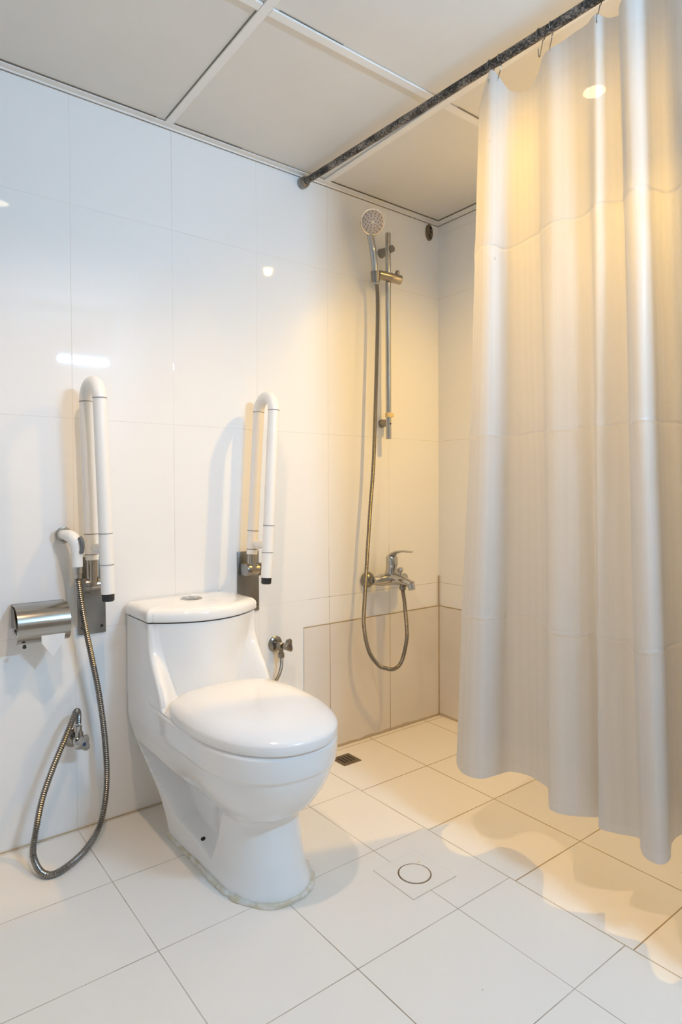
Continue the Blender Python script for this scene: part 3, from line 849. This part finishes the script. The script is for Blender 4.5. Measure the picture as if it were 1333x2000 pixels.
link('nozzles', bm, simple('nozzle_rubber', (0.13, 0.10, 0.08), 0.6), head)
link('centre_patch', lathe(B(), hc+hn*0.0042, hn, [(0, 0.0052), (0.0012, 0.004)], 12), simple('pale_warm_centre', (0.85, 0.78, 0.6), 0.6), head)  # pale warm disc at the centre of the face

# ------------------------------------------------------------------ mixer
t = thing('shower_mixer', 'chrome single-lever shower mixer with spout and diverter knob on the shower wall', 'tap', (-0.33, 0, 0.62))
MX, MZ = -0.33, 0.619
for sx in (-1, 1):
    link('wall_flange', lathe(B(), (MX+0.075*sx, -0.005, MZ), (0, -1, 0), [(0, 0.031), (0.004, 0.031), (0.012, 0.028), (0.020, 0.020), (0.024, 0.013), (0.045, 0.0125)], 36), M_dull, t)
bm = B()
tube(bm, catmull([(MX-0.082, -0.052, MZ), (MX-0.05, -0.056, MZ), (MX, -0.066, MZ+0.003), (MX+0.05, -0.056, MZ), (MX+0.082, -0.052, MZ)], 8),
     [lerp(0.0165, 0.024, math.sin(PI*i/32)**1.4) for i in range(33)], 28)
# body rising to the cartridge and running forward to the spout
tube(bm, catmull([(MX, -0.060, MZ-0.004), (MX, -0.062, MZ+0.022), (MX, -0.064, MZ+0.045), (MX, -0.066, MZ+0.060)], 6), [0.030, 0.0298, 0.029, 0.028, 0.027, 0.026, 0.025, 0.024, 0.0232, 0.0226, 0.0222, 0.022, 0.0218, 0.0216, 0.0215, 0.0215, 0.0215, 0.0215, 0.0215], 28)
sp = catmull([(MX, -0.050, MZ+0.004), (MX, -0.080, MZ+0.004), (MX, -0.115, MZ+0.002), (MX, -0.150, MZ-0.002), (MX, -0.176, MZ-0.008)], 6)
tube(bm, sp, [lerp(0.026, 0.0138, sstep(0, 1, i/(len(sp)-1))) for i in range(len(sp))], 26)
mb = link('mixer_body', bm, M_chrome, t, sharp=60)
link('aerator', lathe(B(), (MX, -0.170, MZ-0.006), (0, -0.35, -1), [(0, 0.0135), (0.014, 0.0135), (0.022, 0.0128), (0.023, 0.010)], 24), M_chrome, t)
link('diverter_knob', lathe(B(), (MX, -0.108, MZ+0.012), (0, -0.25, 1), [(0, 0.009), (0.012, 0.007), (0.022, 0.0055), (0.026, 0.009), (0.034, 0.0105), (0.040, 0.007), (0.041, 0.002)], 20), M_chrome, t)
bm = B()
lathe(bm, (MX, -0.066, MZ+0.058), (0, 0.03, 1), [(0, 0.0228), (0.006, 0.0232), (0.022, 0.0228), (0.034, 0.0190), (0.041, 0.010), (0.042, 0.001)], 30)
# blade of the lever, thin and swept forward
secs = [(-0.050, 0.082, 0.018, 0.012), (-0.072, 0.098, 0.0185, 0.010), (-0.100, 0.110, 0.017, 0.0055), (-0.130, 0.1145, 0.015, 0.0042), (-0.155, 0.1150, 0.0135, 0.0036), (-0.172, 0.1140, 0.011, 0.0030)]
R = []
for i in range(len(secs)-1):
    for q in range(4):
        s_ = q/4; a = secs[i]; b = secs[i+1]; R.append([lerp(a[k], b[k], s_) for k in range(4)])
R.append(list(secs[-1]))
loft(bm, [[Vector((MX+w_*math.cos(2*PI*k/20), y, MZ+zz+h_*math.sin(2*PI*k/20))) for k in range(20)] for y, zz, w_, h_ in R])
link('lever', bm, M_chrome, t, sharp=60)
link('hose_outlet', lathe(B(), (MX, -0.126, MZ-0.008), (0, 0, -1), [(0, 0.011), (0.010, 0.011), (0.011, 0.0128), (0.024, 0.0128), (0.026, 0.009)], 20), M_dull, t)
HS = [(-0.399, -0.062, 1.745), (-0.395, -0.062, 1.70), (-0.396, -0.062, 1.582), (-0.405, -0.062, 1.349), (-0.418, -0.062, 1.077), (-0.437, -0.062, 0.883), (-0.459, -0.064, 0.653), (-0.470, -0.068, 0.558),
      (-0.478, -0.072, 0.463), (-0.462, -0.080, 0.367), (-0.424, -0.090, 0.308), (-0.390, -0.100, 0.290), (-0.365, -0.110, 0.285), (-0.344, -0.122, 0.300), (-0.333, -0.133, 0.337), (-0.329, -0.146, 0.40), (-0.329, -0.147, 0.44), (-0.330, -0.137, 0.533), (-0.330, -0.126, 0.586)]
so = link('shower_hose', hose(B(), HS, 0.0078, 0.0046, 14), M_hosebrown, origin=(-0.40, -0.06, 0.28))
tag(so, 'long ribbed metal shower hose looping from the mixer up to the hand shower', 'hose')

# ------------------------------------------------------------------ plate over an old hole, near the ceiling
t = thing('wall_outlet_plate', 'small tarnished oval metal plate with dark holes high in the shower corner', 'plate', (-0.055, 0, 2.042))
bm = B()
def oval(sx, sz, y, n=40): return [Vector((-0.055+sx*math.cos(2*PI*k/n), y, 2.042+sz*math.sin(2*PI*k/n)*(1 if abs(math.sin(2*PI*k/n)) < 2 else 1))) for k in range(n)]
loft(bm, [oval(0.0205, 0.034, -0.0003), oval(0.0205, 0.034, -0.004), oval(0.0185, 0.032, -0.006)])
link('plate', bm, M_rust, t)
for dx, dz, r_ in ((0.004, 0.018, 0.0075), (0.0055, 0.002, 0.0052), (-0.001, -0.012, 0.0052), (0.003, -0.022, 0.0052)):
    link('hole', lathe(B(), (-0.055+dx, -0.0058, 2.042+dz), (0, -1, 0), [(0, r_), (0.0006, r_)], 16), M_dark, t)

# ------------------------------------------------------------------ floor drains
t = thing('floor_drain', 'small tarnished square floor drain with slots by the shower wall', 'drain', (-0.594, -0.110, 0))
bm = B(); box(bm, -0.633, -0.555, -0.150, -0.072, 0, 0.0022, 0.001, 1)
link('drain_frame', bm, M_rust, t, smooth=False)
for k in range(4):
    xk = -0.594-0.021+0.014*k
    link('slot', box(B(), xk-0.0032, xk+0.0032, -0.134, -0.088, 0.002, 0.0026), M_dark, t, smooth=False)
t = thing('drain_cover_tile', 'square tile with a round steel-rimmed drain cover set in the floor', 'drain cover', (-0.875, -0.745, 0))
sq = (-0.9495, -0.8005, -0.8185, -0.6725)
bm = B(); box(bm, sq[0], sq[1], sq[2], sq[3], 0.0, 0.0008)
link('joint', bm, simple('thin_tile_joint', (0.50, 0.42, 0.30), 0.8), t, smooth=False)
bm = B(); box(bm, sq[0]+0.001, sq[1]-0.001, sq[2]+0.001, sq[3]-0.001, 0.0003, 0.0014)
M_tileplain = simple('plain_floor_tile', (0.81, 0.78, 0.72), 0.33, nscale=5, namt=0.03)
link('frame_tile', bm, M_tileplain, t, smooth=False)
link('shadow_gap', lathe(B(), (-0.8765, -0.7475, 0.0012), (0, 0, 1), [(0, 0.0425), (0.0005, 0.0425)], 48), simple('brown_gap', (0.16, 0.10, 0.05), 0.6), t)
link('steel_rim', lathe(B(), (-0.8765, -0.7475, 0.0013), (0, 0, 1), [(0, 0.0408), (0.0009, 0.0405), (0.0009, 0.0395)], 48), M_chrome, t)
link('cover_disc', lathe(B(), (-0.8765, -0.7475, 0.0014), (0, 0, 1), [(0, 0.0388), (0.0011, 0.0385)], 48), M_tileplain, t)
link('stain_spot', lathe(B(), (-0.832, -0.718, 0.0013), (0, 0, 1), [(0, 0.0032), (0.0006, 0.0018)], 12), M_yellow, t)

# ------------------------------------------------------------------ curtain rod
t = thing('shower_curtain_rod', 'mottled, pitted curtain rod running under the ceiling to a chrome end cap', 'curtain rod', (-0.697, 0, 2.058))
def rodz(y): return 2.057+0.0345*max(y, -1.12)+0.004*(min(y, -1.12)+1.12)
RXX = -0.698
link('rod', tube(B(), [(RXX, y, rodz(y)) for y in [-0.03-0.08*k for k in range(30)]]+[(RXX, YF+0.003, rodz(YF))], 0.0112, 20), M_rod, t)
link('end_cap', lathe(B(), (RXX, -0.0003, rodz(0)), (0, -1, -0.03), [(0, 0.013), (0.003, 0.0185), (0.016, 0.0200), (0.028, 0.0175), (0.033, 0.013)], 30), M_dull, t)

# ------------------------------------------------------------------ shower curtain
BOT = [(-0.590, -0.664), (-0.625, -0.670), (-0.655, -0.688), (-0.686, -0.738), (-0.674, -0.788), (-0.628, -0.804), (-0.580, -0.812), (-0.561, -0.852), (-0.572, -0.900), (-0.590, -0.940),
       (-0.655, -0.984), (-0.672, -1.008), (-0.662, -1.044), (-0.630, -1.080), (-0.606, -1.098), (-0.655, -1.114), (-0.648, -1.150), (-0.628, -1.192), (-0.662, -1.213), (-0.690, -1.238), (-0.690, -1.268), (-0.655, -1.272), (-0.585, -1.245),
       (-0.530, -1.250), (-0.545, -1.31), (-0.640, -1.35), (-0.700, -1.40), (-0.660, -1.46), (-0.60, -1.50), (-0.66, -1.57), (-0.73, -1.62), (-0.73, -1.70), (-0.69, -1.76), (-0.68, -1.85), (-0.72, -1.95), (-0.71, -2.09)]
TOP = [(-0.655, -0.772, 1.950), (-0.672, -0.786, 1.955), (-0.688, -0.806, 1.966), (-0.702, -0.834, 1.995), (-0.704, -0.850, 2.012), (-0.694, -0.864, 1.996), (-0.676, -0.882, 1.958), (-0.666, -0.906, 1.944), (-0.664, -0.932, 1.938), (-0.672, -0.962, 1.952),
       (-0.686, -0.988, 1.978), (-0.690, -1.012, 1.982), (-0.684, -1.040, 1.986), (-0.682, -1.068, 1.990), (-0.688, -1.100, 1.986), (-0.700, -1.128, 1.986), (-0.682, -1.146, 1.976), (-0.672, -1.166, 1.975), (-0.692, -1.176, 1.975), (-0.704, -1.192, 1.978), (-0.704, -1.208, 1.98), (-0.695, -1.222, 1.98), (-0.670, -1.232, 1.98),
       (-0.650, -1.250, 1.975), (-0.662, -1.275, 1.975), (-0.700, -1.30, 1.98), (-0.715, -1.33, 1.985), (-0.690, -1.36, 1.97), (-0.670, -1.39, 1.96), (-0.690, -1.44, 1.98), (-0.71, -1.49, 1.985), (-0.70, -1.54, 1.98), (-0.68, -1.58, 1.96), (-0.69, -1.66, 1.975), (-0.70, -1.80, 1.985), (-0.70, -2.09, 1.98)]
per = 8
bc = catmull([(x, y, 0.2) for x, y in BOT], per); tc = catmull(TOP, per)
arc = [0.0]
for a, b in zip(bc, bc[1:]): arc.append(arc[-1]+(b-a).length)
NV = 90
bm = B(); uvl = bm.loops.layers.uv.new('arc'); grid = []
for j in range(NV+1):
    v = j/NV; row = []
    for i in range(len(bc)):
        e = v
        p = bc[i].lerp(tc[i], e)
        # the folds soften and wander a little between hem and hooks
        amp = math.sin(PI*v)
        nzx = noise.noise(Vector((arc[i]*5.0, v*2.2, 0.3)))*0.016*amp + noise.noise(Vector((arc[i]*17, v*5.0, 2.3)))*0.004*amp
        p = p+Vector((nzx, nzx*0.2, 0))
        p.z = bc[i].z+(tc[i].z-bc[i].z)*v+(0.004*noise.noise(Vector((arc[i]*9, 0, 0))) if j == 0 else 0)
        # packing creases: shallow ridges
        for zc in (0.63, 1.105, 1.58):
            dz_ = abs(p.z-zc-0.02*noise.noise(Vector((arc[i]*4, zc, 0))))
            if dz_ < 0.03: p.x -= 0.0035*(1-dz_/0.03)
        row.append((bm.verts.new(p), arc[i], p.z))
    grid.append(row)
for j in range(NV):
    for i in range(len(bc)-1):
        q = [grid[j][i], grid[j][i+1], grid[j+1][i+1], grid[j+1][i]]
        f = bm.faces.new([a[0] for a in q])
        for lp, a in zip(f.loops, q): lp[uvl].uv = (a[1], a[2])
        f.material_index = 1 if j >= NV-3 or j < 1 else 0
cur = link('shower_curtain', bm, None, mats=[M_curtain, M_hem], origin=(-0.65, -1.2, 0.2), sharp=180)
tag(cur, 'sheer white shower curtain hanging in soft folds from the rod, lit from behind', 'shower curtain')

# ------------------------------------------------------------------ curtain hooks
HK = [(-0.845, 0.0, True), (-0.872, 0.35, False), (-0.990, -0.2, True), (-1.018, 0.3, False), (-1.134, 0.05, True), (-1.215, 0.1, True), (-1.33, -0.1, True)]
HL = ['thin wire curtain hook holding the end corner of the curtain nearest the toilet wall', 'bent wire hook dangling beside the curtain end corner',
      'wire hook with open lower loop, hanging free above the drooping hem', 'short wire hook just to the right of the open free-hanging one',
      'straight wire hook holding the hem near the top edge of the photo', 'wire hook on the rod beyond the top edge, over the front fold', 'wire hook farthest along the rod from the toilet wall']
for i, ((y, rot, big), lab) in enumerate(zip(HK, HL)):
    zc = rodz(y); r_ = 0.0135
    pts = []
    for q in range(-60, 215, 15):
        a = math.radians(q); pts.append(Vector((r_*math.cos(a), 0, r_*math.sin(a))))
    pts = pts[::-1] if False else pts
    low = pts[0]
    tail = [Vector((0.006, 0.002, -0.022)), Vector((0.003, 0.004, -0.040)), Vector((-0.001, 0.003, -0.050)), Vector((-0.006, 0.001, -0.046)), Vector((-0.008, -0.001, -0.036))]
    if not big: tail = [Vector((0.010, 0.002, -0.020)), Vector((0.006, 0.004, -0.034)), Vector((0.008, 0.006, -0.044))]
    P = [p for p in tail[::-1]]+pts
    mt = Matrix.Rotation(rot, 3, 'Z')
    P = [mt @ p + Vector((RXX, y, zc-0.001)) for p in P]
    o = link('curtain_hook', tube(B(), catmull(P, 3), 0.0011, 8), M_dull, origin=(RXX, y, zc))
    tag(o, lab, 'curtain hook', 'wire hooks on the curtain rod')
